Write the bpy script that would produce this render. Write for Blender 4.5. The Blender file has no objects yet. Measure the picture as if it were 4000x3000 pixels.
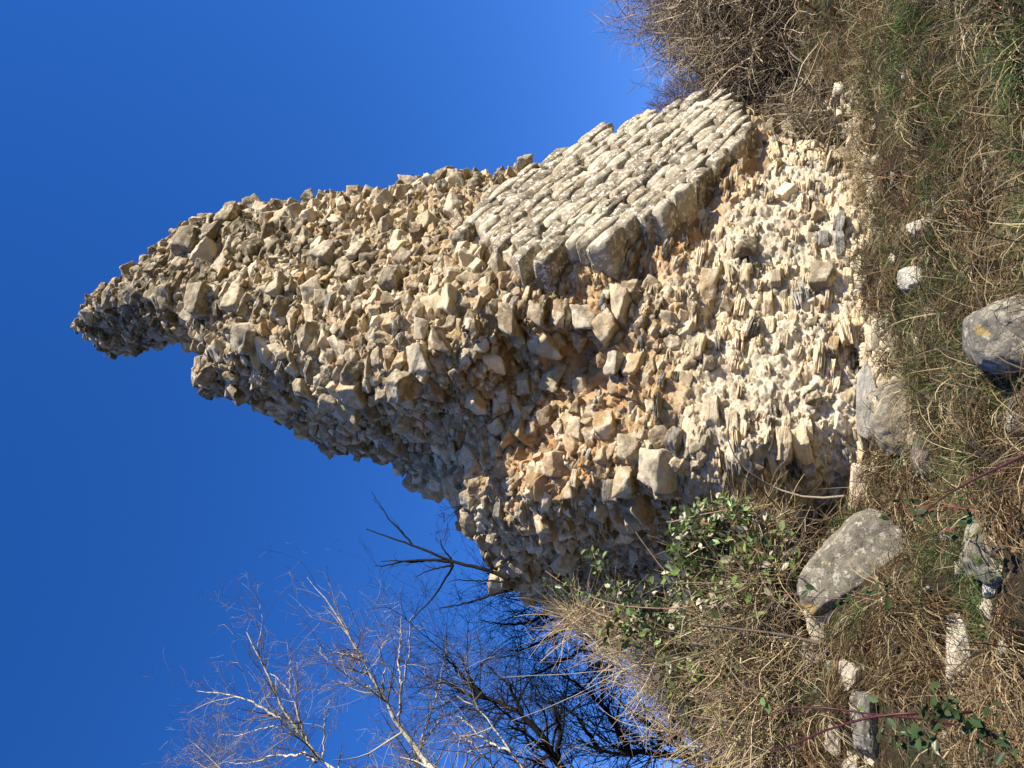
import bpy, bmesh, math, random
import numpy as np
from mathutils import Vector, Matrix
random.seed(7); rng = np.random.default_rng(11)
scene = bpy.context.scene
COL = scene.collection
# ------------------------------------------------------------------ camera
F_PX = 3021.0; PITCH = math.radians(26); EYE = 1.6
cp, sp = math.cos(PITCH), math.sin(PITCH)
Fv = np.array([0, cp, sp]); Uv = np.array([0, -sp, cp]); Rv = np.array([1., 0, 0])
cam_d = bpy.data.cameras.new('camera'); cam = bpy.data.objects.new('camera', cam_d); COL.objects.link(cam)
cam_d.sensor_fit = 'HORIZONTAL'; cam_d.sensor_width = 36; cam_d.lens = 36 / 4000 * F_PX
cam_d.clip_start = 0.05; cam_d.clip_end = 3000
cam.matrix_world = Matrix(((-Uv[0], Rv[0], -Fv[0], 0), (-Uv[1], Rv[1], -Fv[1], 0), (-Uv[2], Rv[2], -Fv[2], EYE), (0, 0, 0, 1)))
scene.camera = cam
scene.render.resolution_x = 1024; scene.render.resolution_y = 768
# ------------------------------------------------------------------ light
SUN_EL = math.radians(36); SUN_AZ = math.radians(57)      # azimuth measured from behind the camera towards the right
S = Vector((math.sin(SUN_AZ) * math.cos(SUN_EL), -math.cos(SUN_AZ) * math.cos(SUN_EL), math.sin(SUN_EL)))
sd = bpy.data.lights.new('sun', 'SUN'); sd.energy = 5.0; sd.angle = math.radians(0.5); sd.color = (1, .91, .76)
so = bpy.data.objects.new('sun', sd); COL.objects.link(so); so.rotation_euler = S.to_track_quat('Z', 'Y').to_euler()
w = bpy.data.worlds.new('World'); scene.world = w; w.use_nodes = True
nt = w.node_tree; nt.nodes.clear()
sky = nt.nodes.new('ShaderNodeTexSky'); sky.sky_type = 'NISHITA'; sky.sun_disc = False
sky.sun_elevation = SUN_EL; sky.sun_rotation = math.atan2(S.x, S.y)
sky.air_density = 1.0; sky.dust_density = 0.1; sky.ozone_density = 4.0; sky.altitude = 400
hs = nt.nodes.new('ShaderNodeHueSaturation'); hs.inputs['Saturation'].default_value = 1.28
bg = nt.nodes.new('ShaderNodeBackground'); bg.inputs['Strength'].default_value = 0.094
wo = nt.nodes.new('ShaderNodeOutputWorld')
nt.links.new(sky.outputs[0], hs.inputs['Color']); tn = nt.nodes.new('ShaderNodeMix'); tn.data_type = 'RGBA'; tn.blend_type = 'MULTIPLY'; tn.inputs[0].default_value = 1; tn.inputs[7].default_value = (.92, .82, 1.15, 1)
nt.links.new(hs.outputs[0], tn.inputs[6]); nt.links.new(tn.outputs[2], bg.inputs[0]); nt.links.new(bg.outputs[0], wo.inputs[0])
scene.view_settings.view_transform = 'Standard'; scene.view_settings.look = 'None'
scene.view_settings.exposure = 0.95; scene.view_settings.gamma = 1
scene.render.engine = 'CYCLES'
try: scene.cycles.max_bounces = 4
except Exception: pass

# ------------------------------------------------------------------ helpers
def P(px, py, Y):
    px = np.asarray(px, float); py = np.asarray(py, float)
    a = (1500 - py) / F_PX; b = (2000 - px) / F_PX      # right, up
    dy = cp - b * sp; dz = sp + b * cp
    Y = np.asarray(Y, float) + 0 * a
    return np.stack([a / dy * Y, Y, EYE + dz / dy * Y], -1)
def pix(p):
    q = np.asarray(p, float) - np.array([0, 0, EYE])
    z = q @ Fv
    return 2000 - (q @ Uv) / z * F_PX, 1500 - q[..., 0] / z * F_PX
def h3(i, j, k, s=0):
    n = (i * 73856093) ^ (j * 19349663) ^ (k * 83492791) ^ (s * 2654435761 & 0x7fffffff)
    n = (n ^ (n >> 13)) * 1274126177 & 0x7fffffff
    return ((n ^ (n >> 16)) & 0xffff) / 65535.0
def vnoise(p, s=0):
    p = np.asarray(p, float); i = np.floor(p).astype(np.int64); f = p - i; f = f * f * (3 - 2 * f)
    r = 0
    for a in (0, 1):
        for b in (0, 1):
            for c in (0, 1):
                wt = (f[..., 0] if a else 1 - f[..., 0]) * (f[..., 1] if b else 1 - f[..., 1]) * (f[..., 2] if c else 1 - f[..., 2])
                r = r + wt * h3(i[..., 0] + a, i[..., 1] + b, i[..., 2] + c, s)
    return r * 2 - 1
def fbm(p, o=4, s=0, g=.5):
    r = 0; a = 1
    for k in range(o): r = r + a * vnoise(np.asarray(p) * 2 ** k + 7.3 * k, s + k); a *= g
    return r
def worley(p, s=0):
    """distance to the nearest cell point, its random height and tilt offset: angular broken facets"""
    i = np.floor(p).astype(np.int64); best = np.full(p.shape[:-1], 9.); val = np.zeros(p.shape[:-1]); til = np.zeros(p.shape[:-1])
    for a in (-1, 0, 1):
        for b in (-1, 0, 1):
            for c in (-1, 0, 1):
                q = i + (a, b, c); x, y, z = q[..., 0], q[..., 1], q[..., 2]
                cpt = q + np.stack([h3(x, y, z, s + 1), h3(x, y, z, s + 2), h3(x, y, z, s + 3)], -1)
                dd = p - cpt; d = (dd ** 2).sum(-1); m = d < best
                best = np.where(m, d, best); val = np.where(m, h3(x, y, z, s + 4), val)
                t = dd[..., 0] * (h3(x, y, z, s + 5) - .5) + dd[..., 2] * (h3(x, y, z, s + 6) - .5) + dd[..., 1] * (h3(x, y, z, s + 7) - .5)
                til = np.where(m, t, til)
    return np.sqrt(best), val, til
def sstep(x, a, b):
    t = np.clip((np.asarray(x, float) - a) / (b - a), 0, 1); return t * t * (3 - 2 * t)
def mesh(name, V, Fc, mat=None, parent=None, col=None, smooth=False, fn=None):
    """V (n,3); Fc array (m,k) of equal polygons or list of such arrays"""
    me = bpy.data.meshes.new(name)
    V = np.asarray(V, np.float32); Fs = Fc if isinstance(Fc, list) else [Fc]
    Fs = [np.asarray(f, np.int32) for f in Fs if len(f)]
    loops = np.concatenate([f.ravel() for f in Fs]); tot = np.concatenate([np.full(len(f), f.shape[1], np.int32) for f in Fs])
    me.vertices.add(len(V)); me.vertices.foreach_set('co', V.ravel())
    me.loops.add(len(loops)); me.loops.foreach_set('vertex_index', loops)
    me.polygons.add(len(tot)); st = np.concatenate([[0], np.cumsum(tot)[:-1]]).astype(np.int32)
    me.polygons.foreach_set('loop_start', st)
    try: me.polygons.foreach_set('loop_total', tot)
    except Exception: pass
    me.update(calc_edges=True); me.validate()
    if smooth: me.polygons.foreach_set('use_smooth', np.ones(len(me.polygons), bool))
    if col is not None:
        a = me.color_attributes.new('Col', 'FLOAT_COLOR', 'POINT')
        c = np.ones((len(V), 4), np.float32); c[:, :3] = col; a.data.foreach_set('color', c.ravel())
    if mat: me.materials.append(mat)
    o = bpy.data.objects.new(name, me); COL.objects.link(o)
    if parent:
        o.parent = parent; o.location = -Vector(parent.location)     # vertices are in world space
    return o
def tag(o, label=None, cat=None, group=None, kind=None):
    if label: o['label'] = label
    if cat: o['category'] = cat
    if group: o['group'] = group
    if kind: o['kind'] = kind
    return o
def thing(name, loc, label, cat, group=None):
    o = bpy.data.objects.new(name, None); COL.objects.link(o); o.location = Vector([float(v) for v in loc]); o.empty_display_size = .2
    return tag(o, label, cat, group)
def nrm(v): return v / np.maximum(np.linalg.norm(v, axis=-1, keepdims=True), 1e-9)
def tubes(PL, R, sides=3):
    """PL (N,K,3) polylines, R (N,K) radii -> V, F"""
    PL = np.asarray(PL, float); R = np.asarray(R, float); N, K, _ = PL.shape
    T = np.gradient(PL, axis=1); T = nrm(T)
    ref = np.where(np.abs(T[..., 2:3]) > .9, np.array([1., 0, 0]), np.array([0, 0, 1.]))
    A = nrm(np.cross(T, ref)); B = np.cross(T, A)
    th = np.arange(sides) * 2 * math.pi / sides
    V = PL[:, :, None] + R[..., None, None] * (A[:, :, None] * np.cos(th)[:, None] + B[:, :, None] * np.sin(th)[:, None])
    idx = np.arange(N * K * sides).reshape(N, K, sides); n = np.roll(idx, -1, 2)
    F = np.stack([idx[:, :-1], n[:, :-1], n[:, 1:], idx[:, 1:]], -1).reshape(-1, 4)
    return V.reshape(-1, 3), F
class Acc:
    def __init__(s): s.V = []; s.F = {}; s.C = []; s.n = 0
    def add(s, V, F, C=None):
        F = np.asarray(F); s.V.append(V); s.F.setdefault(F.shape[1], []).append(F + s.n); s.n += len(V)
        if C is not None: s.C.append(np.broadcast_to(np.asarray(C, float), (len(V), 3)) if np.ndim(C) < 2 else C)
    def build(s, name, mat, parent=None, smooth=False):
        return mesh(name, np.concatenate(s.V), [np.concatenate(f) for f in s.F.values()], mat, parent, np.concatenate(s.C) if s.C else None, smooth)
def poly_in(px, py, poly):
    px = np.asarray(px); py = np.asarray(py); ins = np.zeros(px.shape, bool); n = len(poly)
    for i in range(n):
        x1, y1 = poly[i]; x2, y2 = poly[(i + 1) % n]
        c = ((y1 > py) != (y2 > py)) & (px < (x2 - x1) * (py - y1) / ((y2 - y1) or 1e-9) + x1); ins ^= c
    return ins
def poly_dist(px, py, poly):
    d = np.full(np.shape(px), 1e9); n = len(poly)
    for i in range(n):
        a = np.array(poly[i], float); b = np.array(poly[(i + 1) % n], float); ab = b - a
        t = np.clip(((px - a[0]) * ab[0] + (py - a[1]) * ab[1]) / (ab @ ab), 0, 1)
        d = np.minimum(d, np.hypot(px - a[0] - t * ab[0], py - a[1] - t * ab[1]))
    return d

# ------------------------------------------------------------------ materials
def newmat(name):
    m = bpy.data.materials.new(name); m.use_nodes = True; n = m.node_tree; b = n.nodes['Principled BSDF']
    b.inputs['Roughness'].default_value = .92
    try: b.inputs['Specular IOR Level'].default_value = .2
    except Exception: pass
    return m, n, b
def node(n, t, **k):
    x = n.nodes.new(t)
    for a, v in k.items():
        if a in x.inputs: x.inputs[a].default_value = v
        else: setattr(x, a, v)
    return x
def ramp(n, src, stops):
    r = n.nodes.new('ShaderNodeValToRGB'); e = r.color_ramp.elements
    while len(e) < len(stops): e.new(.5)
    for k, (p, c) in enumerate(stops): e[k].position = p; e[k].color = (*c, 1) if len(c) == 3 else c
    n.links.new(src, r.inputs[0]); return r.outputs[0]
def mixc(n, fac, a, b, mode='MIX'):
    m = n.nodes.new('ShaderNodeMix'); m.data_type = 'RGBA'; m.blend_type = mode
    for s_, v in ((0, fac), (6, a), (7, b)):
        if isinstance(v, (int, float)): m.inputs[s_].default_value = v
        elif isinstance(v, tuple): m.inputs[s_].default_value = (*v, 1)
        else: n.links.new(v, m.inputs[s_])
    return m.outputs[2]
def tex(n, scale, detail=6, rough=.6, vec=None, sc3=None):
    geo = n.nodes.new('ShaderNodeNewGeometry'); v = geo.outputs['Position']
    if sc3:
        mp = n.nodes.new('ShaderNodeMapping'); mp.inputs['Scale'].default_value = sc3; n.links.new(v, mp.inputs[0]); v = mp.outputs[0]
    t = node(n, 'ShaderNodeTexNoise', Scale=scale, Detail=detail, Roughness=rough); n.links.new(v, t.inputs['Vector']); return t.outputs['Fac']
def bump(n, b, layers):
    prev = None
    for src, st, ds in layers:
        bp = n.nodes.new('ShaderNodeBump'); bp.inputs['Strength'].default_value = st; bp.inputs['Distance'].default_value = ds
        n.links.new(src, bp.inputs['Height'])
        if prev: n.links.new(prev, bp.inputs['Normal'])
        prev = bp.outputs[0]
    n.links.new(prev, b.inputs['Normal'])
def stone_mat(name, lichen=0.0, dust=(.62, .55, .42), dustamt=.35, lam=0.0, lc=(.72, .7, .62), crust=.55):
    m, n, b = newmat(name)
    a = node(n, 'ShaderNodeAttribute', attribute_name='Col')
    c = mixc(n, 1.0, a.outputs['Color'], ramp(n, tex(n, 6, 8, .7), [(.25, (.62, .6, .57)), (.5, (1, 1, 1)), (.75, (1.3, 1.27, 1.2))]), 'MULTIPLY')
    c = mixc(n, ramp(n, tex(n, 9, 6, .65), [(.5, (0, 0, 0)), (.62, (dustamt,) * 3)]), c, dust)
    c = mixc(n, ramp(n, tex(n, 4.3, 9, .72), [(.535, (0, 0, 0)), (.57, (crust,) * 3)]), c, (.66, .58, .42))
    if lichen:
        c = mixc(n, ramp(n, tex(n, 15, 7, .7), [(.55 - lichen * .06, (0, 0, 0)), (.575, (.9,) * 3)]), c, lc)
        c = mixc(n, ramp(n, tex(n, 5.3, 3, .5), [(.69, (0, 0, 0)), (.72, (.6,) * 3)]), c, (.45, .3, .08))
    n.links.new(c, b.inputs['Base Color'])
    L = [(tex(n, 14, 8, .7), .8, .04), (tex(n, 70, 5, .7), .6, .008)]
    if lam: L.insert(0, (tex(n, 10, 4, .6, sc3=(.35, .35, 5)), lam, .04))
    bump(n, b, L); return m
M_rub = stone_mat('rubble_stone', 0, dustamt=.4)
M_slate = stone_mat('slate_stone', 0, dust=(.72, .62, .44), dustamt=.35, lam=.9)
M_ash = stone_mat('facing_stone', .15, dustamt=.3, dust=(.5, .44, .33), lc=(.72, .67, .55), crust=.5)
def mortar_mat():
    m, n, b = newmat('lime_mortar')
    a = node(n, 'ShaderNodeAttribute', attribute_name='Col')
    c = mixc(n, 1.0, a.outputs['Color'], ramp(n, tex(n, 5, 10, .75), [(.25, (.6, .55, .48)), (.5, (1, 1, 1)), (.75, (1.2, 1.2, 1.18))]), 'MULTIPLY')
    c = mixc(n, ramp(n, tex(n, 2.2, 5, .6), [(.55, (0, 0, 0)), (.7, (.5,) * 3)]), c, (.42, .25, .11))
    n.links.new(c, b.inputs['Base Color'])
    bump(n, b, [(tex(n, 12, 9, .75), 1, .06), (tex(n, 60, 6, .75), .9, .015)]); return m
M_mort = mortar_mat()
def attr_mat(name, rough=.8, trans=0, bsc=None):
    m, n, b = newmat(name); a = node(n, 'ShaderNodeAttribute', attribute_name='Col'); b.inputs['Roughness'].default_value = rough
    n.links.new(a.outputs['Color'], b.inputs['Base Color'])
    if bsc: bump(n, b, [(tex(n, bsc, 4, .6), .6, .01)])
    if trans:
        t = n.nodes.new('ShaderNodeBsdfTranslucent'); n.links.new(a.outputs['Color'], t.inputs[0]); mx = n.nodes.new('ShaderNodeMixShader'); mx.inputs[0].default_value = trans
        n.links.new(b.outputs[0], mx.inputs[1]); n.links.new(t.outputs[0], mx.inputs[2]); n.links.new(mx.outputs[0], n.nodes['Material Output'].inputs[0])
    return m
M_twig = attr_mat('twig_bark', .85); M_grass = attr_mat('grass_blade', .6, .25); M_leaf = attr_mat('bramble_leaf', .32, .2)
M_cane = attr_mat('bramble_cane', .4)
def birch_mat():
    m, n, b = newmat('birch_bark')
    c = mixc(n, ramp(n, tex(n, 5, 4, .6, sc3=(1, 1, 3)), [(.5, (0, 0, 0)), (.6, (1, 1, 1))]), (.55, .50, .39), (.12, .10, .07))
    n.links.new(c, b.inputs['Base Color']); return m
M_birch = birch_mat()
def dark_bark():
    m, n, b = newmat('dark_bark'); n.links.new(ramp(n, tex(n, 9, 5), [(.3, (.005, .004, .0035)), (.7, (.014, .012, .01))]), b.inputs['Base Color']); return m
M_dark = dark_bark()
def soil_mat():
    m, n, b = newmat('turf_soil')
    c = mixc(n, ramp(n, tex(n, 3, 8, .7), [(.42, (0, 0, 0)), (.6, (1, 1, 1))]), (.045, .03, .017), (.04, .042, .018))
    c = mixc(n, ramp(n, tex(n, 30, 4, .7), [(.55, (0, 0, 0)), (.65, (.6,) * 3)]), c, (.16, .11, .06))
    n.links.new(c, b.inputs['Base Color']); bump(n, b, [(tex(n, 20, 8, .7), 1, .05)]); return m
M_soil = soil_mat()

# ------------------------------------------------------------------ ground
def ground(x, y):
    x = np.asarray(x, float); y = np.asarray(y, float)
    z = .19 * np.minimum(y, 9.5)
    z = z + .19 * 3 * (1 - np.exp(-np.maximum(y - 9.5, 0) / 3.)) - .03 * np.maximum(y - 14, 0)
    z = z + 1.15 * sstep(-x, .1, 3.2) * sstep(y, 4.0, 7.2) * (1 - sstep(y, 9, 14))
    z = z + 1.3 * sstep(x, 2.2, 5) * sstep(y, 9.5, 13.5) * (1 - sstep(y, 18, 30))
    r = np.exp(-((y - 7) / 9) ** 2)
    p = np.stack([x, y, 0 * x], -1)
    return z + (.16 * fbm(p * 1.1, 3, 3) + .045 * fbm(p * 4, 2, 8)) * (.25 + r) * (1 - .6 * sstep(y, 8.2, 9.5))
def axis(lo, hi, n, far, nf):
    c = np.linspace(lo, hi, n); g = np.geomspace(1, far, nf)[1:]
    return np.concatenate([(lo - g[::-1]), c, (hi + g)])
gx = axis(-6, 7, 200, 900, 24); gy = axis(2, 15, 200, 1500, 24)
GX, GY = np.meshgrid(gx, gy, indexing='ij'); GZ = ground(GX, np.maximum(GY, -30)); GZ = np.where(GY > 45, np.minimum(GZ, ground(GX, 0 * GX + 45)), GZ)
ii = np.arange(GX.size).reshape(GX.shape)
g = mesh('ground', np.stack([GX, GY, GZ], -1).reshape(-1, 3), np.stack([ii[:-1, :-1], ii[1:, :-1], ii[1:, 1:], ii[:-1, 1:]], -1).reshape(-1, 4), M_soil, smooth=True)
tag(g, kind='structure')
def hit(px, py):
    lo, hi = 3., 16.
    Ys = np.linspace(3, 16, 400); q = P(px + 0 * Ys, py + 0 * Ys, Ys); below = q[:, 2] < ground(q[:, 0], q[:, 1])
    k = int(np.argmax(below)) if below.any() else 200
    return q[k]

# ------------------------------------------------------------------ the ruin: depth (world Y) over the outline, then real thickness
OUT = [(286,1266),(362,1166),(452,1085),(515,1049),(570,1004),(660,931),(723,886),(796,864),(904,832),(1013,823),(1157,796),(1266,781),(1374,781),(1501,759),(1591,750),(1682,705),(1826,700),(1917,692),(2030,700),(2134,720),(2260,650),(2477,560),(2676,510),(2860,450),(2911,470),(2966,500),(3074,525),(3165,555),(3255,600),(3345,651),(3480,700),(3600,904),(3640,1085),(3640,1266),(3620,1374),(3600,1501),(3600,1627),(3580,1772),(3560,1900),(3500,2100),(3350,2330),(3050,2480),(2600,2530),(2350,2500),(2170,2390),(2080,2333),(1930,2265),(1945,2180),(1880,2134),(1808,2061),(1795,1953),(1785,1900),(1715,1918),(1650,1915),(1591,1880),(1537,1808),(1483,1790),(1374,1763),(1266,1765),(1230,1718),(1157,1673),(1085,1640),(1022,1605),(976,1555),(904,1537),(796,1528),(775,1483),(787,1410),(778,1325),(705,1325),(669,1343),(615,1335),(542,1360),(452,1380),(371,1360),(325,1302)]
# facing plane (vertical) through a point, running back and to the right
PHI = math.radians(40); A0 = P(1850, 1000, 8.55); Hd = np.array([math.sin(PHI), math.cos(PHI), 0]); Nf = np.array([math.cos(PHI), -math.sin(PHI), 0])
def plane_Y(px, py):
    q = P(px, py, 1.0) - np.array([0, 0, EYE]); t = ((A0 - np.array([0, 0, EYE])) @ Nf) / (q @ Nf); return t * q[..., 1]
CTRL = [(290,1230,9.1),(330,1300,9.9),(450,1150,8.9),(450,1330,9.8),(600,1020,9.1),(620,1200,8.7),(640,1310,9.6),(800,900,9.5),(800,1150,8.7),(800,1400,8.6),(820,1510,9.0),(1100,820,9.8),(1100,1050,8.9),(1100,1350,8.35),(1050,1560,9.0),(1400,800,10.0),(1400,1050,9.0),(1400,1400,8.1),(1350,1580,8.45),(1350,1740,10.1),(1230,1680,9.8),(1600,780,10.1),(1650,1100,8.6),(1620,1450,7.95),(1640,1620,8.5),(1640,1880,10.3),(1500,1700,9.6),
 (1800,720,10.2),(1850,1150,8.3),(1850,1420,8.1),(1800,1640,8.65),(1790,1850,9.1),(2050,1250,8.2),(2080,1400,8.5),(2050,1600,8.6),(1950,1780,8.6),(1900,1950,8.7),(2000,2150,9.3),(2000,2300,10.2),(2350,1400,8.4),(2350,1650,8.3),(2250,1880,8.1),(2250,2080,8.9),(2250,2250,10.1),(2250,2450,11.2),(2500,1150,8.6),(2500,1500,8.1),(2550,1900,8.05),(2500,2150,9.5),(2500,2400,11.0),(2800,1100,8.8),(2800,1500,8.1),(2850,1900,7.9),(2850,2200,10.2),(3000,700,9.9),(3100,1100,8.9),(3100,1500,8.2),(3150,1850,8.2),(3350,750,9.8),(3400,1100,8.9),(3400,1500,8.3),(3350,1900,8.5),(3100,2150,9.6)]
pts = [(a, b, c) for a, b, c in CTRL]
for a, b in ((1900,860),(2000,760),(2150,740),(2200,950),(2400,560),(2400,850),(2600,520),(2600,750),(2820,450),(2850,540)): pts.append((a, b, float(plane_Y(a, b)) + .3))
pts = np.array(pts); XY = pts[:, :2] / 1000; n0 = len(pts)
def tps(r): return np.where(r > 0, r * r * np.log(r + 1e-12), 0)
K = np.zeros((n0 + 3, n0 + 3)); D = np.linalg.norm(XY[:, None] - XY[None], axis=-1); K[:n0, :n0] = tps(D) + np.eye(n0) * .004
K[:n0, n0] = 1; K[:n0, n0 + 1:] = XY; K[n0:, :n0] = K[:n0, n0:].T
Wt = np.linalg.solve(K, np.concatenate([pts[:, 2], [0, 0, 0]]))
def depthY(px, py):
    q = np.stack([px, py], -1) / 1000.; r = np.linalg.norm(q[..., None, :] - XY, axis=-1)
    return tps(r) @ Wt[:n0] + Wt[n0] + q @ Wt[n0 + 1:]
STEP = 6
ax_ = np.arange(270, 3660, STEP); ay_ = np.arange(380, 2530, STEP)
AX, AY = np.meshgrid(ax_, ay_, indexing='ij')
INS = poly_in(AX, AY, OUT); DST = np.where(INS, poly_dist(AX, AY, OUT), 0)
Yb = depthY(AX, AY)
edge = np.clip(1 - DST / 75., 0, 1); Yb = Yb + .45 * (1 - np.sqrt(np.maximum(1 - edge ** 2, 0)))
Yb = Yb + 1.5 * np.exp(-(((AX - 2620) / 260) ** 2 + ((AY - 2350) / 150) ** 2))      # undercut hollow on the left flank
Pb = P(AX, AY, Yb)
du = np.gradient(Pb, axis=0); dv = np.gradient(Pb, axis=1); NB = nrm(np.cross(dv, du)); NB *= np.where(NB[..., 1:2] > 0, -1, 1)
# mortar surface, roughened
rel = fbm(Pb * 2.2, 3, 21) * .06
wd, wv, wt_ = worley(Pb * np.array([6.5, 6.5, 8.]), 31); wd2, wv2, wt2 = worley(Pb * np.array([15, 15, 18.]), 47)
_mc, _low, _mid = None, sstep(AX + .25 * (1500 - AY), 2500, 2820), 0
wd3, wv3, wt3 = worley(Pb * np.array([4, 5, 7.]), 55)
rel = rel + (1 - .55 * _low) * ((wv - .5) * .10 + wt_ * .13 + (wv2 - .5) * .035 + wt2 * .06) + _low * ((wv3 - .5) * .05 + wt3 * .03 + (wv2 - .5) * .018 + wt2 * .02 + fbm(Pb * 12, 3, 63, .65) * .012) + fbm(Pb * 28, 2, 61) * .009
for (cx, cy, rr, dd) in [(2010,1390,80,.3),(2240,1400,80,.33),(2080,1720,60,.2),(2330,1480,50,.25),(1720,1600,80,.2),(2480,1590,50,.2),(3060,1590,30,.15),(2810,1220,60,.2),(3380,1370,60,.35),(2650,1700,55,.2),(2950,620,45,.3),(2750,860,80,.25),(2500,1040,60,.25)]:
    rel = rel - dd * np.exp(-(((AX - cx) / rr) ** 2 + ((AY - cy) / (rr * 1.3)) ** 2))
Pc = Pb + NB * rel[..., None]
def region_cols(px, py, p):
    """own colours of mortar and stone over the wall (bleached foot, rusty middle, weathered top)"""
    low = sstep(px + .25 * (1500 - py) + 140 * vnoise(p * 1.3, 5), 2500, 2820)
    mid = np.exp(-(((px - 2200) / 360) ** 2 + ((py - 1620) / 460) ** 2)) * (.75 + .6 * vnoise(p * 2.1, 9))
    mid = np.clip(mid + .9 * np.exp(-(((px - 2900 + (py-560)*.7) / 130) ** 2)) * sstep(1150 - py, 0, 200), 0, 1)
    mort = np.array([.66, .50, .29]) * (1 - low[..., None]) + np.array([.82, .71, .52]) * low[..., None]
    mort = mort * (1 - mid[..., None]) + np.array([.56, .30, .11]) * mid[..., None]
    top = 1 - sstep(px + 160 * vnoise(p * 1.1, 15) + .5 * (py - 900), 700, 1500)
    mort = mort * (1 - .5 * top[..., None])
    return mort, low, mid
mc, LOW, MID = region_cols(AX, AY, Pb)
keep = INS & (DST > 8)
cell = keep[:-1, :-1] & keep[1:, :-1] & keep[1:, 1:] & keep[:-1, 1:]
ids = np.arange(AX.size).reshape(AX.shape)
Q = np.stack([ids[:-1, :-1], ids[:-1, 1:], ids[1:, 1:], ids[1:, :-1]], -1)[cell]
used = np.unique(Q); remap = np.full(AX.size, -1); remap[used] = np.arange(len(used)); Q = remap[Q]; nf = len(used)
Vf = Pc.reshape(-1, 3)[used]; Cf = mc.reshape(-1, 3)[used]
THK = np.array([.25, 1.15, 0.])
Vbk = Pb.reshape(-1, 3)[used]; Vbk = np.stack([Vbk[:, 0], np.maximum(Vbk[:, 1] * .35 + .65 * 9.2, Vbk[:, 1] - .45), Vbk[:, 2]], -1) + THK + fbm(Vbk * 3, 3, 77)[:, None] * np.array([.03, .15, .03])
E = np.concatenate([Q[:, [0, 1]], Q[:, [1, 2]], Q[:, [2, 3]], Q[:, [3, 0]]]); key = E.min(1).astype(np.int64) * nf + E.max(1)
uq, inv, cnt = np.unique(key, return_inverse=True, return_counts=True); BE = E[cnt[inv] == 1]
# rim strip with intermediate rings
NR = 5; rings = [np.arange(nf)]; Vall = [Vf]; Call = [Cf]; rimv = np.unique(BE); rid = np.full(nf, -1); rid[rimv] = np.arange(len(rimv)); base = nf; fr = []
prev = np.arange(nf)
rimP = []; rimN = []
cen2 = np.array([1., 0])
for k in range(1, NR):
    t = k / NR; R_ = Vf[rimv] * (1 - t) + Vbk[rimv] * t; R_ = R_ + (fbm(R_ * 5, 3, 90)[:, None] * .09) * np.array([1, .5, 1])
    cur = np.full(nf, -1); cur[rimv] = base + np.arange(len(rimv)); Vall.append(R_); Call.append(Cf[rimv]); base += len(rimv)
    fr.append(np.stack([prev[BE[:, 1]], prev[BE[:, 0]], cur[BE[:, 0]], cur[BE[:, 1]]], -1)); prev = cur
    rimP.append(R_)
back = base + np.arange(nf); Vall.append(Vbk); Call.append(Cf)
fr.append(np.stack([prev[BE[:, 1]], prev[BE[:, 0]], back[BE[:, 0]], back[BE[:, 1]]], -1))
ruin = thing('ruined_wall', (0.2, 9.2, 1.75), 'tall ruined stone wall fragment with broken rubble core and a patch of coursed facing', 'ruin')
mesh('mortar_core', np.concatenate(Vall), [np.concatenate([Q] + fr + [Q[:, ::-1] + base])], M_mort, ruin, np.concatenate(Call))

# ---- stone prototypes
def proto(seed, kind, hi=True):
    r = random.Random(seed); bm = bmesh.new()
    if kind == 'block':
        for sx in (-1, 1):
            for sy in (-1, 1):
                for sz in (-1, 1):
                    if r.random() < .12: continue
                    bm.verts.new(Vector((sx * r.uniform(.62, 1), sy * r.uniform(.62, 1), sz * r.uniform(.55, 1))) * .5)
        for _ in range(r.choice((2, 3, 4))):
            v = [r.uniform(-.8, .8) for _ in range(3)]; k = r.randrange(3); v[k] = math.copysign(r.uniform(.95, 1.15), v[k]); bm.verts.new(Vector(v) * .5)
    elif kind == 'slab':
        n = r.choice((5, 6, 7))
        for k in range(n):
            a = 6.283 * (k + r.uniform(-.3, .3)) / n; rad = r.uniform(.38, .55)
            for z in (-.5, .5): bm.verts.new(Vector((math.cos(a) * rad * r.uniform(.88, 1.05), math.sin(a) * rad * r.uniform(.88, 1.05), z * r.uniform(.7, 1))))
    res = bmesh.ops.convex_hull(bm, input=bm.verts); bmesh.ops.delete(bm, geom=list({g for g in res['geom_interior'] if isinstance(g, bmesh.types.BMVert)} | {g for g in res['geom_unused'] if isinstance(g, bmesh.types.BMVert)}), context='VERTS')
    bmesh.ops.dissolve_limit(bm, angle_limit=.25, verts=bm.verts, edges=bm.edges)
    bmesh.ops.bevel(bm, geom=list(bm.edges), offset=.028 if kind == 'block' else .02, segments=1, affect='EDGES', profile=.6)
    bmesh.ops.triangulate(bm, faces=bm.faces)
    bmesh.ops.subdivide_edges(bm, edges=[e for e in bm.edges if e.calc_length() > .3], cuts=1, use_grid_fill=True)
    bmesh.ops.triangulate(bm, faces=bm.faces)
    if hi:
        for lim in (.22, .15):
            bmesh.ops.subdivide_edges(bm, edges=[e for e in bm.edges if e.calc_length() > lim], cuts=1, use_grid_fill=True); bmesh.ops.triangulate(bm, faces=bm.faces)
    V = np.array([v.co[:] for v in bm.verts]); F = np.array([[v.index for v in f.verts] for f in bm.faces]); bm.free()
    V = V + nrm(V) * (fbm(V * 3 + seed * 3.1, 4 if hi else 2, seed, .6)[:, None] * .062)
    return V, F
BL = [proto(k, 'block') for k in range(36)]; SL = [proto(100 + k, 'slab') for k in range(26)]
BLs = [proto(k, 'block', False) for k in range(36)]; SLs = [proto(100 + k, 'slab', False) for k in range(26)]; print('proto', [len(v[0]) for v in BL[:6]], [len(v[0]) for v in BLs[:6]])
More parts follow.
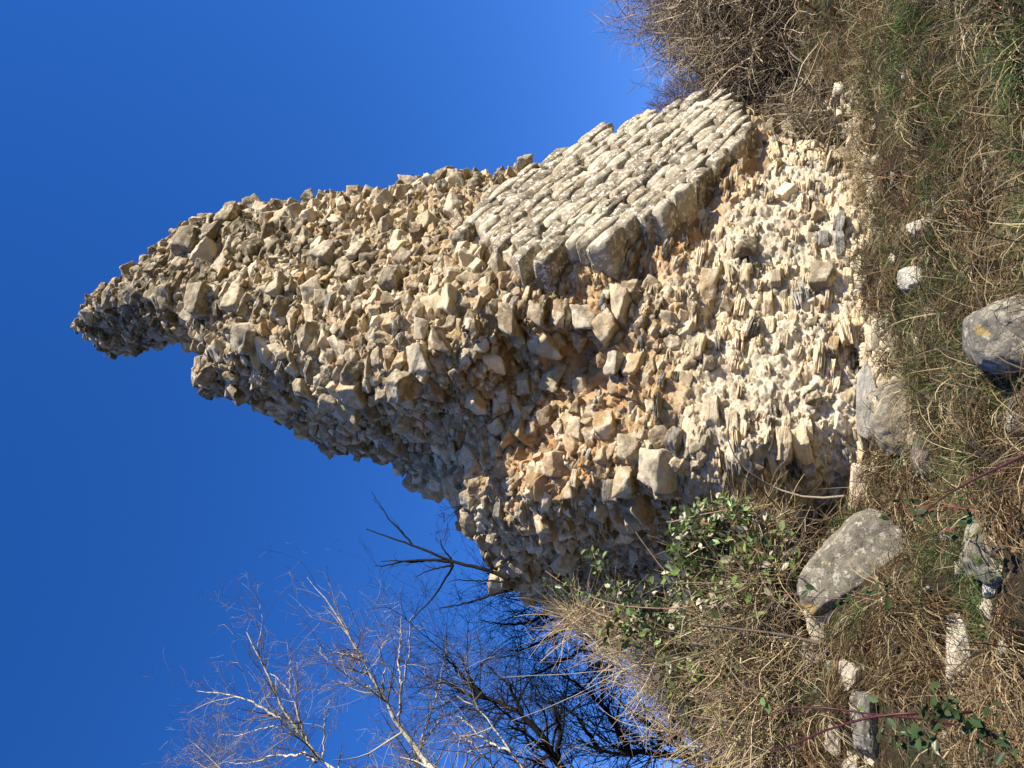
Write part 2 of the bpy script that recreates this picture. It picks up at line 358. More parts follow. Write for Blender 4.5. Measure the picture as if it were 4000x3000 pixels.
def frame(n, tilt, r):
    """rotation with local z near world up / bedding, local y into the wall"""
    n = n / np.linalg.norm(n); y = -n
    z = np.array([0, 0, 1.]) + tilt * np.array([r.uniform(-1, 1), r.uniform(-1, 1), r.uniform(-1, 1)]); x = np.cross(y, z)
    if np.linalg.norm(x) < .1: x = np.array([1., 0, 0])
    x /= np.linalg.norm(x); z = np.cross(x, y); z /= np.linalg.norm(z); return np.stack([x, y, z], 1)
STC = [(.24,.20,.13),(.5,.42,.27),(.42,.31,.17),(.26,.215,.135),(.30,.25,.16),(.22,.18,.115),(.35,.30,.20),(.19,.155,.10),(.34,.25,.14),(.45,.39,.27),(.28,.24,.17)]
SLC = [(.34,.30,.21),(.24,.22,.18),(.40,.34,.23),(.48,.40,.25),(.56,.47,.30),(.36,.28,.16),(.68,.56,.36),(.28,.28,.26)]
rub = Acc(); sla = Acc(); peb = Acc(); big = []
FACE = [(1797,913),(1840,850),(1900,765),(1990,715),(2090,674),(2133,647),(2214,609),(2290,545),(2390,525),(2433,498),(2504,471),(2569,450),(2634,440),(2683,417),(2759,395),(2829,376),(2892,379),(2905,439),(2943,498),(2878,569),(2840,618),(2775,704),(2645,813),(2580,845),(2487,894),(2363,976),(2254,1003),(2122,1021),(1932,978),(1894,951)]
# dart throwing in world space
gidx = {}
def free(p, r, f=.62):
    c = (int(p[0] / .3), int(p[1] / .3), int(p[2] / .3))
    for a in (-1, 0, 1):
        for b in (-1, 0, 1):
            for d in (-1, 0, 1):
                for q, s_ in gidx.get((c[0] + a, c[1] + b, c[2] + d), ()):
                    if (p[0] - q[0]) ** 2 + (p[1] - q[1]) ** 2 + (p[2] - q[2]) ** 2 < ((r + s_) * f) ** 2: return False
    return True
def occupy(p, r): gidx.setdefault((int(p[0] / .3), int(p[1] / .3), int(p[2] / .3)), []).append((p, r))
fi = np.flatnonzero(keep.ravel()); PbF = Pc.reshape(-1, 3); NF = NB.reshape(-1, 3); LOWf = LOW.ravel(); MIDf = MID.ravel(); AXf = AX.ravel(); AYf = AY.ravel()
# sampling weight = real area of the cell
ar = np.linalg.norm(np.cross(du, dv), axis=-1).ravel()[fi]; ar = ar / ar.sum()
inface = poly_in(AXf, AYf, FACE)
R = random.Random(5)
def put_stone(p, n, r, low, mid, acc_b, acc_s, px=1000):
    slate = R.random() < .12 + .72 * low + .35 * sstep(px, 1900, 2500) * (1 - low) * .9
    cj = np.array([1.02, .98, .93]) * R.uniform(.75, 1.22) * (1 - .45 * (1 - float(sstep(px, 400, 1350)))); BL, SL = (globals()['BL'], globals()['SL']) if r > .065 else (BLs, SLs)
    if slate:
        if R.random() < .55 * low: c = np.array([.70, .58, .38]) * cj
        else: c = np.array(R.choice(SLC)) * cj
        Fm = frame(n + np.array([R.uniform(-.5, .5), 0, R.uniform(-.2, .2)]), .22, R)
        r = r * (1 + .25 * low); L = r * R.uniform(1.9, 3.3); Dp = r * R.uniform(1.4, 2.2); H = r * R.uniform(.6, 1.15)
        if R.random() < .55:
            k = R.choice((2, 3, 4)); zz = -H / 2
            for j in range(k):
                hh = H / k * R.uniform(.7, 1.1); V, F_ = SL[R.randrange(len(SL))]; a = R.uniform(0, 6.28)
                Rz = np.array([[math.cos(a), -math.sin(a), 0], [math.sin(a), math.cos(a), 0], [0, 0, 1]])
                W = (V @ Rz.T) * np.array([L * R.uniform(.7, 1), Dp * R.uniform(.75, 1), hh]) + np.array([R.uniform(-.12, .12) * L, R.uniform(-.2, .2) * Dp, zz + hh / 2]); zz += hh * .98
                acc_s.add(W @ Fm.T + p, F_, c * R.uniform(.85, 1.15))
            return
        V, F_ = SL[R.randrange(len(SL))]; W = V * np.array([L, Dp, H])
        acc_s.add(W @ Fm.T + p, F_, c)
    else:
        c = np.array(R.choice(STC)) * cj; c = c * (1 - .5 * mid) + np.array([.42, .24, .10]) * .5 * mid
        if R.random() < .12 + .5 * low: c = np.array([.62, .54, .39]) * cj
        V, F_ = BL[R.randrange(len(BL))]; a, b, d = R.uniform(0, 6.28), R.uniform(-.5, .5), R.uniform(-.5, .5)
        from_m = np.array(Matrix.Rotation(a, 3, 'Y') @ Matrix.Rotation(b, 3, 'X') @ Matrix.Rotation(d, 3, 'Z'))
        Fm = frame(n, .35, R)
        W = (V @ from_m.T) * np.array([r * R.uniform(1.9, 2.6), r * R.uniform(1.8, 2.5), r * R.uniform(1.3, 1.9)])
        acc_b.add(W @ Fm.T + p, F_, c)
# named big stones seen in the photograph (image position, radius)
for (px, py, rr, pr) in [(2410,1500-90+20,.17,.10),(2470,1420,.17,.1),(1600,1480,.22,.14),(1640,1400,.2,.1),(1400,1520,.2,.12),(2150,1470,.18,.08),(2010,1320,.17,.12),(820,1190,.27,.1),(930,1180,.25,.1),(760,980,.3,.12),(700,1010,.2,.1),(840,940,.25,.12),(1690,725,.19,.16),(1625,765,.18,.14),(1100,1140,.24,.1),(1540,1120,.2,.1),(2052,640,.15,.2),(2075,682,.17,.14),(2110,665,.12,.1),(3210,1100,.2,.06),(1110,860,.22,.1),(2760,1130,.2,.08),(2290,1240,.2,.1),(2480,1740,.16,.1),(980,1330,.24,.12),(1280,1010,.22,.1),(1410,1010,.2,.1)]:
    k = fi[np.argmin((AXf[fi] - px) ** 2 + (AYf[fi] - py) ** 2)]; p = PbF[k] + NF[k] * pr * .6
    if py < 700 and px > 1990: p = P(px, py, float(p[1]))
    occupy(p, rr * .8); ab = Acc(); s_ = ab
    V, F_ = BL[R.randrange(len(BL))]; Fm = frame(NF[k], .25, R); c = np.array(R.choice(STC)) * R.uniform(.95, 1.25)
    ab.add((V * np.array([2.2, 2, 1.7]) * rr * R.uniform(.78, .92)) @ Fm.T + p, F_, c); big.append(ab)
for ab in big: ab.build('projecting_stone', M_rub, ruin)
MPATCH = sstep(vnoise(PbF * 1.5, 88) + .6 * vnoise(PbF * 3.7, 89), .28, .55) * .9
for (rr0, rr1, N) in [(.13, .2, 500), (.085, .14, 4200), (.055, .09, 9000), (.03, .055, 16000), (.016, .032, 18000)]:
    ch = rng.choice(fi, N, p=ar)
    for k in ch:
        if inface[k]: continue
        low = LOWf[k]; r = R.uniform(rr0, rr1)
        if R.random() < .8 * MPATCH[k]: continue
        if R.random() < low * (.25 if rr0 > .08 else .6 if rr0 > .02 else .3): continue
        if R.random() < .75 * MIDf[k]: continue
        r *= 1 - .15 * low
        p = PbF[k] + NF[k] * r * R.uniform(-.6 - .1 * low, .22 - .12 * low)
        if not free(p, r): continue
        occupy(p, r); put_stone(p, NF[k], r, low, MIDf[k], rub, sla, AXf[k])
# stones on the rim and the back
rimA = np.concatenate(rimP)
for k in rng.choice(len(rimA), 2600):
    p = rimA[k] + 0; px, py = pix(p); r = R.uniform(.07, .17)
    if px > 3300: continue
    if not free(p, r, .6): continue
    j = fi[rng.integers(0, 1)] if False else None
    occupy(p, r); c0 = np.array([.2, 9.8, p[2]]); n = p - c0; n[1] *= .2; n[2] = R.uniform(-.5, .7)
    put_stone(p, n, r, 0., 0., rub, sla)
for k in rng.choice(nf, 2600):
    p = Vbk[k]; r = R.uniform(.1, .18)
    if free(p, r, .7): occupy(p, r); put_stone(p, np.array([0, 1., 0]), r, 0., 0., rub, sla)
tag(rub.build('rubble_stones', M_rub, ruin), kind='stuff'); tag(sla.build('slate_rubble', M_slate, ruin), kind='stuff')

# ---- facing: coursed rounded stones
def fproto(seed):
    bm = bmesh.new(); bmesh.ops.create_cube(bm, size=1); bmesh.ops.subdivide_edges(bm, edges=bm.edges, cuts=5, use_grid_fill=True)
    V = np.array([v.co[:] for v in bm.verts]); F = np.array([[v.index for v in f.verts] for f in bm.faces]); bm.free()
    q = V * 2; L = (np.abs(q) ** 10).sum(-1) ** (1 / 10.); V = V / np.maximum(L, 1e-6)[:, None] * np.abs(q).max(-1)[:, None]
    r = random.Random(seed)
    V[:, 0] += V[:, 2] * r.uniform(-.25, .25); V[:, 2] *= 1 + V[:, 0] * r.uniform(-.3, .3)
    V = V + fbm(V * 2.2 + seed, 3, seed)[:, None] * np.array([.06, .04, .09]) + fbm(V * 6 + seed, 2, seed)[:, None] * np.array([.01, .012, .03]); return V, F
FP = [fproto(k) for k in range(24)]
def onplane(px, py): return P(px, py, plane_Y(px, py))
cd = nrm(onplane(2610., 640.) - onplane(2254., 960.)); td = nrm(np.cross(cd, Nf)); td = -td if td[2] > 0 else td
o0 = onplane(2250., 800.); fac = Acc()
t = -3.2
while t < 3.2:
    h = R.uniform(.14, .205); s = -6 + R.uniform(0, .4)
    while s < 6:
        l = R.choice((R.uniform(.3, .48), R.uniform(.45, .75))); c = o0 + cd * (s + l / 2) + td * (t + h / 2)
        px, py = pix(c)
        if poly_in(np.array([px]), np.array([py]), FACE)[0]:
            V, F_ = FP[R.randrange(24)]; dep = .75; out = R.uniform(-.02, .025); tl = R.uniform(-.06, .06)
            Mx = np.stack([cd * math.cos(tl) + td * math.sin(tl), Nf, td * math.cos(tl) - cd * math.sin(tl)], 1)
            W = V * np.array([l * R.uniform(.95, 1.0), dep, h * R.uniform(1.03, 1.14)]); W = W @ Mx.T + c + Nf * (out - dep * .36)
            fac.add(W, F_, np.array(R.choice([(.26,.22,.15),(.32,.27,.19),(.19,.16,.11),(.40,.35,.25),(.25,.20,.13)])) * R.uniform(.72, 1.25))
        s += l * 1.0
    t += h * .98
fac.build('coursed_facing', M_ash, ruin, smooth=True)
print('cd', cd, 'rub', rub.n, 'sla', sla.n)
#@@VEG
# ------------------------------------------------------------------ vegetation builders
def wander(starts, dirs, L, K, curl, droop, r, gravity=(0, 0, -1)):
    """N curved twigs as polylines"""
    N = len(starts); p = starts.copy(); d = nrm(dirs); out = [p.copy()]; L = np.broadcast_to(L, (N,))
    kick = r.normal(size=(N, 3)) * curl
    for k in range(K - 1):
        kick = kick * .6 + r.normal(size=(N, 3)) * curl * .6
        d = nrm(d + kick + np.array(gravity) * droop); p = p + d * (L / (K - 1))[:, None]; out.append(p.copy())
    return np.stack(out, 1)
def taper(N, K, r0, r1):
    r0 = np.broadcast_to(r0, (N,)); return r0[:, None] * np.linspace(1, r1, K)[None]
def colours(pal, N, r, j=.25):
    c = np.array(pal)[r.integers(0, len(pal), N)]; return c * r.uniform(1 - j, 1 + j, (N, 1))
def add_tubes(acc, PL, RR, cols, sides=3):
    V, F = tubes(PL, RR, sides); acc.add(V, F, np.repeat(cols, PL.shape[1] * sides, 0))
def leaves(acc, pos, size, cols, r, up=.5):
    """folded six-point leaves"""
    N = len(pos); n = nrm(r.normal(size=(N, 3)) + np.array([.5, -.4, .8]) * up * 2); a = nrm(np.cross(n, r.normal(size=(N, 3)))); b = np.cross(n, a)
    sh = np.array([(-.5, 0, 0), (-.12, .30, .07), (.28, .24, .05), (.55, 0, -.06), (.28, -.24, .05), (-.12, -.30, .07)])
    size = np.broadcast_to(size, (N,))
    V = pos[:, None] + size[:, None, None] * (sh[None, :, 0:1] * a[:, None] + sh[None, :, 1:2] * b[:, None] + sh[None, :, 2:3] * n[:, None])
    i = np.arange(N)[:, None] * 6
    F = np.concatenate([i + [0, 3, 2, 1], i + [0, 5, 4, 3]]); acc.add(V.reshape(-1, 3), F, np.repeat(cols, 6, 0))
def blades(acc, base, dirs, L, wid, droop, cols, r, K=5):
    N = len(base); PL = wander(base, dirs, L, K, .045, droop, r)
    T = nrm(np.gradient(PL, axis=1)); side = nrm(np.cross(T, nrm(r.normal(size=(N, 1, 3)) + np.array([0, 1.2, 0]))))
    wd_ = np.broadcast_to(wid, (N,))[:, None, None] * np.array([.8, 1, .8, .5, .06])[None, :K, None]
    V = np.stack([PL - side * wd_ / 2, PL + side * wd_ / 2], 2); idx = np.arange(N * K * 2).reshape(N, K, 2)
    F = np.stack([idx[:, :-1, 0], idx[:, :-1, 1], idx[:, 1:, 1], idx[:, 1:, 0]], -1).reshape(-1, 4)
    acc.add(V.reshape(-1, 3), F, np.repeat(cols, K * 2, 0))
STRAW = [(.34,.26,.135),(.20,.14,.07),(.46,.38,.22),(.11,.07,.035),(.27,.21,.11),(.07,.045,.022),(.18,.105,.055),(.05,.035,.018)]
GREEN = [(.055,.10,.025),(.08,.14,.03),(.11,.17,.05),(.04,.07,.02),(.16,.18,.07)]

# ------------------------------------------------------------------ loose rocks
def rock(name, px, py, w_, h_, d_, col, label, seed, ang=.5, Y=None, tilt=0, sink=.25, cuts=7, mat=None, group='fallen stones in the grass below the ruin'):
    """px,py image centre; w_,h_ pixel size along real width / height; d_ depth in metres"""
    r = random.Random(seed)
    q = hit(min(px + h_ * .3, 3990), py) if Y is None else P(px, py, Y)
    w_ *= 1.12; h_ *= 1.12; sc = float((q - np.array([0, 0, EYE])) @ Fv) / F_PX; ctr = P(px + h_ * .12, py, q[1] + d_ * .1)
    bm = bmesh.new(); bmesh.ops.create_icosphere(bm, subdivisions=5, radius=1); V = np.array([v.co[:] for v in bm.verts]); F = np.array([[v.index for v in f.verts] for f in bm.faces]); bm.free()
    pw = 2 + 7 * ang; V = V / ((np.abs(V) ** pw).sum(-1) ** (1 / pw))[:, None]; V[:, 0] *= 1 + .25 * V[:, 2] * r.uniform(-1, 1); V[:, 2] *= 1 + .3 * V[:, 0] * r.uniform(-1, 1)
    for k in range(cuts):
        n = nrm(np.array([r.gauss(0, 1), r.gauss(0, 1), r.gauss(0, 1)])); dd = r.uniform(.7, 1.05)
        e = V @ n - dd; V = V - np.where(e > 0, e * .93, 0)[:, None] * n
    V = V / np.abs(V).max(0); V = V + nrm(V) * (fbm(V * 2.2 + seed, 4, seed)[:, None] * .07 + fbm(V * 9 + seed, 4, seed + 2, .65)[:, None] * .028)
    W = V * np.array([w_ * sc / 2, d_ / 2, h_ * sc / 2]); c, s_ = math.cos(tilt), math.sin(tilt)
    W = np.stack([W[:, 0] * c - W[:, 2] * s_, W[:, 1], W[:, 0] * s_ + W[:, 2] * c], 1) + ctr
    o = mesh(name, W - ctr, F, mat or M_boul, None, np.broadcast_to(np.array(col), (len(W), 3)), True); o.location = ctr
    tag(o, label, 'rock', group); ROCKS.append((ctr, max(w_, h_) * sc * .5)); return o
ROCKS = []
M_boul = stone_mat('fallen_stone', -.4, dust=(.5, .46, .38), dustamt=.2, lc=(.40, .37, .29), crust=.25)
M_pale = stone_mat('pale_limestone', 0, dust=(.30, .25, .16), dustamt=.6, crust=.3)
M_moss = stone_mat('mossy_stone', .2, dust=(.10, .13, .02), dustamt=.95, lc=(.36, .34, .27), crust=.15)
def scene_rocks():
    G = (.15, .14, .115); Bg = (.27, .225, .15); Wt_ = (.60, .52, .37); Lg = (.32, .30, .25)
    rock('boulder', 3930, 1315, 290, 330, .5, G, 'large smooth dark grey boulder at the lower edge of the grass bank', 3, .2, cuts=4)
    rock('boulder', 3505, 1640, 250, 215, .45, Bg, 'broken tan block with a flat face lying right under the foot of the ruin', 5, .9, tilt=-.5, cuts=9)
    rock('boulder', 3480, 1530, 90, 170, .25, (.26,.25,.19), 'olive flat slab leaning on the broken tan block', 8, .9, tilt=.3)
    rock('boulder', 3555, 1090, 85, 110, .2, (.62,.57,.47), 'pale smooth oval stone sticking up from green grass', 12, .1, cuts=2, mat=M_pale)
    rock('boulder', 3615, 1770, 160, 120, .3, (.13,.12,.10), 'dark grey lump half hidden in straw beside the tan block', 15, .6)
    rock('boulder', 3575, 1700, 80, 70, .15, (.42,.36,.25), 'small yellowish stone wedged between the tan block and a dark lump', 16, .6)
    rock('boulder', 3300, 2200, 470, 215, .5, (.16,.142,.105), 'long grey speckled boulder leaning on white rubble', 18, .4, tilt=-.75, cuts=6)
    rock('boulder', 3190, 2350, 300, 110, .35, Wt_, 'white limestone block under the long speckled boulder', 20, .8, mat=M_pale, tilt=.15)
    rock('boulder', 3160, 2610, 200, 130, .3, (.42,.40,.33), 'light grey rounded rock at the foot of the brambles', 22, .6)
    rock('boulder', 3320, 2640, 90, 90, .2, (.5,.43,.33), 'tan cobble in the straw beside the light grey rounded rock', 23, .5)
    rock('boulder', 3370, 2840, 230, 120, .3, G, 'flat dark grey slab behind the arching red canes', 25, .8)
    rock('boulder', 3250, 2870, 130, 60, .2, Wt_, 'thin white stone above the flat dark slab', 26, .8, mat=M_pale)
    rock('boulder', 3820, 2140, 260, 160, .3, (.19,.18,.14), 'moss covered grey stone in deep straw', 28, .6, mat=M_moss)
    rock('boulder', 3745, 2520, 300, 105, .22, (.62,.55,.42), 'long white limestone bar lying level in the straw', 30, .8, mat=M_pale, cuts=9)
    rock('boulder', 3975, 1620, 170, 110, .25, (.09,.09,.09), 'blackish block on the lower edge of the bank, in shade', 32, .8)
    rock('boulder', 3600, 905, 110, 75, .2, (.55,.5,.4), 'pale leaning stone in the grass below the right corner of the ruin', 34, .7, tilt=.6, mat=M_pale)
    rock('boulder', 3752, 862, 45, 40, .1, (.7,.68,.62), 'small white pebble alone in brown grass', 36, .7, mat=M_pale)
    rock('boulder', 3625, 1228, 45, 32, .08, (.72,.64,.55), 'small cream pebble in grass above the dark boulder', 38, .7, mat=M_pale)
    rock('boulder', 3490, 1310, 70, 60, .12, (.5,.44,.34), 'half buried tan stone in green grass at the wall foot', 40, .7, mat=M_pale)
    rock('boulder', 3345, 1960, 260, 90, .25, Wt_, 'low crumbled white rubble block at the left foot of the ruin', 42, .9, mat=M_pale)
    rock('boulder', 3380, 1570, 260, 70, .2, Lg, 'bluish grey slab lying against the wall foot', 44, .8)
    rock('boulder', 3870, 2290, 90, 60, .12, (.5,.47,.4), 'grey tan cobble under the mossy stone', 46, .7)
    rock('boulder', 3880, 190, 70, 50, .12, (.6,.55,.45), 'pale cobble in the grass far from the ruin, below the bare thicket', 47, .7, mat=M_pale)
    rock('boulder', 3320, 3010, 120, 90, .2, Wt_, 'white stone cut by the edge beside the arching canes', 48, .7, mat=M_pale)
scene_rocks()

# ------------------------------------------------------------------ grass over the bank
r2 = np.random.default_rng(21)
def near_rock(x, y, f=.6):
    m = np.zeros(len(x), bool)
    for c, rr in ROCKS: m |= ((x - c[0]) ** 2 + (y - c[1] ) ** 2) < (rr * f) ** 2
    return m
def in_front_of_rock(b):
    px, py = pix(b); m = np.zeros(len(b), bool)
    for c, rr in ROCKS:
        cx, cy = pix(c); d = np.linalg.norm(c - [0, 0, EYE]); rp = rr / d * F_PX
        m |= (np.hypot(px - cx - rp * .3, (py - cy)) < rp * .8) & (b[:, 1] < c[1] + .1) & (b[:, 1] > c[1] - .55)
    return m
def tufts(NT, per, pal, Lr, wid, droop, lean, filt=None, spread=.07):
    acc = Acc(); y = r2.uniform(3.4, 12.5, NT * 3); x = r2.uniform(-1, 1, NT * 3) * (y * .62 + .6)
    k = r2.random(NT * 3) < np.clip(9 / y ** 1.35, .15, 1); x, y = x[k][:NT], y[k][:NT]
    if filt is not None: m = filt(x, y); x, y = x[m], y[m]
    m = ~near_rock(x, y); x, y = x[m], y[m]; n = len(x)
    hue = r2.integers(0, len(pal), n); ln = r2.uniform(.65, 1.3, n); td_ = r2.normal(size=(n, 3)) * [.7, .4, .1]
    X = np.repeat(np.stack([x, y], 1), per, 0) + r2.normal(size=(n * per, 2)) * spread
    b = np.stack([X[:, 0], X[:, 1], ground(X[:, 0], X[:, 1]) - .01], 1)
    d = np.repeat(td_, per, 0) + r2.normal(size=(n * per, 3)) * [.38, .3, .2] + np.array(lean)
    c = np.array(pal)[np.where(r2.random(n * per) < .6, np.repeat(hue, per), r2.integers(0, len(pal), n * per))] * r2.uniform(.7, 1.3, (n * per, 1))
    Ls = np.repeat(ln, per) * r2.uniform(*Lr, n * per); Ls = Ls * np.where(in_front_of_rock(b), .45, 1)
    wdd = wid * r2.uniform(.7, 1.3, n * per)
    q = (b[:, 1] < np.where(b[:, 0] > 2.4, 12.5, 9.9))
    blades(acc, b[q], d[q], Ls[q], wdd[q], droop, c[q], r2); return acc
patch = lambda x, y, s: vnoise(np.stack([x * .9, y * .9, 0 * x], -1), s) + .5 * vnoise(np.stack([x * 2.3, y * 2.3, 0 * x], -1), s + 1)
a = tufts(5200, 44, STRAW, (.16, .46), .0058, .34, (0, -.45, .45), filt=lambda x, y: patch(x, y, 60) > -.85, spread=.055); b0 = tufts(1500, 34, STRAW, (.12, .34), .005, .36, (0, -.3, .5), filt=lambda x, y: y < 6.2, spread=.06)
a.add(np.concatenate(b0.V), np.concatenate(b0.F[4]), np.concatenate(b0.C)); tag(a.build('dry_grass', M_grass), 'tangled straw coloured dead grass lying down the bank', 'grass', kind='stuff')
a = tufts(2600, 34, GREEN, (.08, .26), .005, .16, (0, -.2, .9), filt=lambda x, y: (patch(x, y, 40) - .08 + .35 * sstep(x, .2, 1.5) + .5 * np.exp(-((y - 8.3) / .7) ** 2)*(x > -1.2)) > .02)
tag(a.build('green_grass', M_grass), 'short green grass growing between the straw and at the wall foot', 'grass', kind='stuff')
# crumbs and small stones fallen from the wall
spl = Acc(); Rr = random.Random(77)
def spill(x, y, r, c):
    V, F_ = (BLs if Rr.random() < .6 else SLs)[Rr.randrange(24)]; A = np.array(Matrix.Rotation(Rr.uniform(0, 6.28), 3, 'Z') @ Matrix.Rotation(Rr.gauss(0, .35), 3, 'X'))
    spl.add((V * np.array([Rr.uniform(1.6, 2.6), Rr.uniform(1.4, 2.2), Rr.uniform(.8, 1.5)]) * r) @ A.T + np.array([x, y, float(ground(x, y)) + r * Rr.uniform(-.1, .35)]), F_, c)
for k in range(2600):
    py = Rr.uniform(380, 2350); px = Rr.choice((3420, 3440, 3470)); Yk = float(depthY(np.array([3400.]), np.array([py]))[0]) if py < 2100 else 8.6
    b_ = P(3420, py, Yk); x = b_[0] + Rr.gauss(0, .05); y = Yk - abs(Rr.gauss(0, .42)) + .15; spill(x, y, Rr.uniform(.012, .05) if Rr.random() < .9 else Rr.uniform(.05, .1), np.array(Rr.choice([(.70,.58,.38),(.62,.5,.33),(.5,.42,.28),(.36,.31,.22),(.78,.68,.5)])) * Rr.uniform(.8, 1.1))
for k in range(240):
    y = Rr.uniform(4.2, 8.5); x = Rr.uniform(-1, 1) * (y * .6); spill(x, y, Rr.uniform(.015, .06), np.array(Rr.choice([(.40,.35,.25),(.3,.27,.2),(.6,.52,.38),(.2,.18,.15)])) * Rr.uniform(.7, 1.1))
tag(spl.build('stone_debris', M_rub), 'cream crumbs and small broken stones spilled along the wall foot', 'debris', kind='stuff')
# leaf litter
N = 3000; y = r2.uniform(3.6, 9.5, N); x = r2.uniform(-1, 1, N) * (y * .6 + .5); acc = Acc()
leaves(acc, np.stack([x, y, ground(x, y) + .03 + r2.random(N) * .05], 1), r2.uniform(.02, .045, N), colours([(.16,.09,.05),(.22,.13,.07),(.12,.07,.04),(.28,.19,.11)], N, r2), r2)
tag(acc.build('leaf_litter', M_leaf), 'brown fallen leaves scattered in the grass', 'leaves', kind='stuff')

# ------------------------------------------------------------------ thickets
def cloud(N, ells, r, shell=.5):
    """points in a union of ellipsoids; ells: (centre, radii, weight)"""
    w_ = np.array([e[2] for e in ells], float); k = r.choice(len(ells), N, p=w_ / w_.sum())
    c = np.array([e[0] for e in ells])[k]; rad = np.array([e[1] for e in ells])[k]
    d = nrm(r.normal(size=(N, 3))); q = r.random(N) ** shell
    p = c + d * q[:, None] * rad; return p, d
def thicket(name, label, cat, ells, NT, pal, Lr, rad, NL=0, lpal=None, ls=(.03, .07), seed=1, curl=.3, droop=.06, bias=(0, 0, .25), canes=60, group=None, outw=.5, leafells=None):
    r = np.random.default_rng(seed); c0 = np.mean([e[0] for e in ells], 0); gz = float(ground(c0[0], c0[1]))
    T = thing(name, (c0[0], c0[1], gz), label, cat, group)
    acc = Acc(); p, d = cloud(NT, ells, r, .45); L = r.uniform(*Lr, NT)
    dirs = d * outw + r.normal(size=(NT, 3)) * .7 + np.array(bias)
    PL = wander(p - nrm(dirs) * L[:, None] * .4, dirs, L, 7, curl, droop, r)
    m = PL[:, :, 2].min(1) > ground(PL[:, 0, 0], PL[:, 0, 1]) - .3
    PL = PL[m]; n = len(PL); cl = colours(pal, n, r); rr = rad * r.lognormal(-.1, .4, n)
    add_tubes(acc, PL, taper(n, 7, rr, .35), cl)
    # side twigs
    k = r.integers(0, n, n); j = r.integers(2, 6, n); st = PL[k, j]; dd = nrm(PL[k, j] - PL[k, j - 1]) + r.normal(size=(n, 3)) * .6
    P2 = wander(st, dd, r.uniform(.3, .6, n) * np.mean(Lr), 5, curl, droop, r); add_tubes(acc, P2, taper(n, 5, rr[k] * .55, .4), cl[k])
    acc.build('twigs', M_twig, T)
    if canes:
        ac = Acc(); q, _ = cloud(canes, ells, r, .6); st = q.copy(); st[:, 2] = ground(st[:, 0], st[:, 1]) - .05; st[:, :2] += r.normal(size=(canes, 2)) * .15
        PL = wander(st, (q - st) + np.array([0, 0, .8]) + r.normal(size=(canes, 3)) * .4, np.maximum(np.linalg.norm(q - st, axis=1) * 1.5, .8), 9, .14, .07, r)
        add_tubes(ac, PL, taper(canes, 9, r.uniform(1.6, 3, canes) * rad, .4), colours([(.16,.12,.09),(.22,.17,.12),(.3,.25,.18)], canes, r), 5); ac.build('canes', M_twig, T)
    if NL:
        al = Acc(); q, _ = cloud(NL, leafells or ells, r, .4); leaves(al, q, r.uniform(*ls, NL), colours(lpal, NL, r, .3), r); al.build('leaves', M_leaf, T)
    return T
def E3(px, py, Y, ru, rz, ry, wgt=1): return (P(px, py, Y), (ru, ry, rz), wgt)
BR = [(.26,.21,.13),(.38,.31,.20),(.15,.12,.08),(.46,.39,.27),(.09,.07,.05),(.26,.19,.12)]
GOLD = [(.42,.32,.17),(.34,.26,.13),(.28,.2,.11),(.5,.4,.24),(.22,.15,.09),(.26,.24,.1)]
thicket('bare_thicket', 'dense leafless grey brown thicket standing behind the right corner of the ruin', 'thicket',
        [E3(3060, 330, 12.6, 1.6, 1.35, .8, 3), E3(3100, 20, 12.2, 1.5, 1.8, .8, 3.2), E3(3230, 560, 12.0, 1.0, .9, .7, 1.8), E3(2900, -30, 12.8, 1.3, 1.5, .8, 1.8), E3(3330, 150, 11.8, 1.8, .8, .8, 2), E3(3300, 500, 11.2, .9, .6, .5, 1)], 16000, BR, (.4, 1.3), .0078, seed=3, canes=120, curl=.34, outw=.35, bias=(-.1, 0, .25))
thicket('bare_thicket', 'thin wispy leafless twigs rising above the dense thicket at the far right edge', 'thicket',
        [E3(2760, 70, 13.5, 1.0, 1.1, .6, 2), E3(2600, -20, 13.5, 1.0, 1.0, .6, 1)], 1300, [(.2,.14,.13),(.26,.18,.15),(.3,.22,.16)], (.5, 1.4), .006, seed=4, canes=30, curl=.28, bias=(-.2, 0, .5))
thicket('dead_weeds', 'golden brown dead weeds and stalks below the bare thicket on the right', 'weeds',
        [E3(3480, 480, 9.8, 1.1, .3, .5, 1), E3(3480, 100, 9.8, 1.3, .4, .6, 1.2), E3(3420, 720, 9.7, .6, .22, .4, .5), E3(3400, 350, 11.0, 1.4, .35, .8, 1.3), E3(3400, -20, 11.0, 1.2, .45, .8, 1.3)], 8500, GOLD, (.2, .6), .0035, seed=5, canes=0, curl=.2, bias=(0, -.2, .8), outw=.2)
thicket('bramble_thicket', 'tangled bramble thicket with green and pale leaves against the shaded left side of the ruin', 'brambles',
        [E3(2850, 2330, 7.7, .6, .42, .4, 1.0), E3(2930, 2120, 7.6, .35, .4, .3, .6), E3(3010, 2450, 7.2, .75, .42, .45, 2.4), E3(2700, 2590, 7.8, .45, .5, .4, 1.1)], 4400, GOLD + BR + [(.1,.07,.05)], (.3, .95), .005, NL=3800,
        lpal=[(.12,.19,.045),(.15,.22,.06),(.06,.09,.03),(.16,.20,.06),(.36,.34,.2),(.46,.41,.3),(.16,.11,.05),(.05,.07,.025)], ls=(.035, .12), seed=6, canes=60, curl=.25, droop=.05,
        leafells=[E3(2790, 2230, 7.5, .55, .5, .4, 1.5), E3(2800, 2080, 7.4, .35, .5, .3, .7), E3(2980, 2400, 7.1, .9, .5, .45, 1.3), E3(2520, 2420, 7.6, .45, .55, .3, .45), E3(2800, 2600, 7.3, .8, .6, .4, 1.0)])
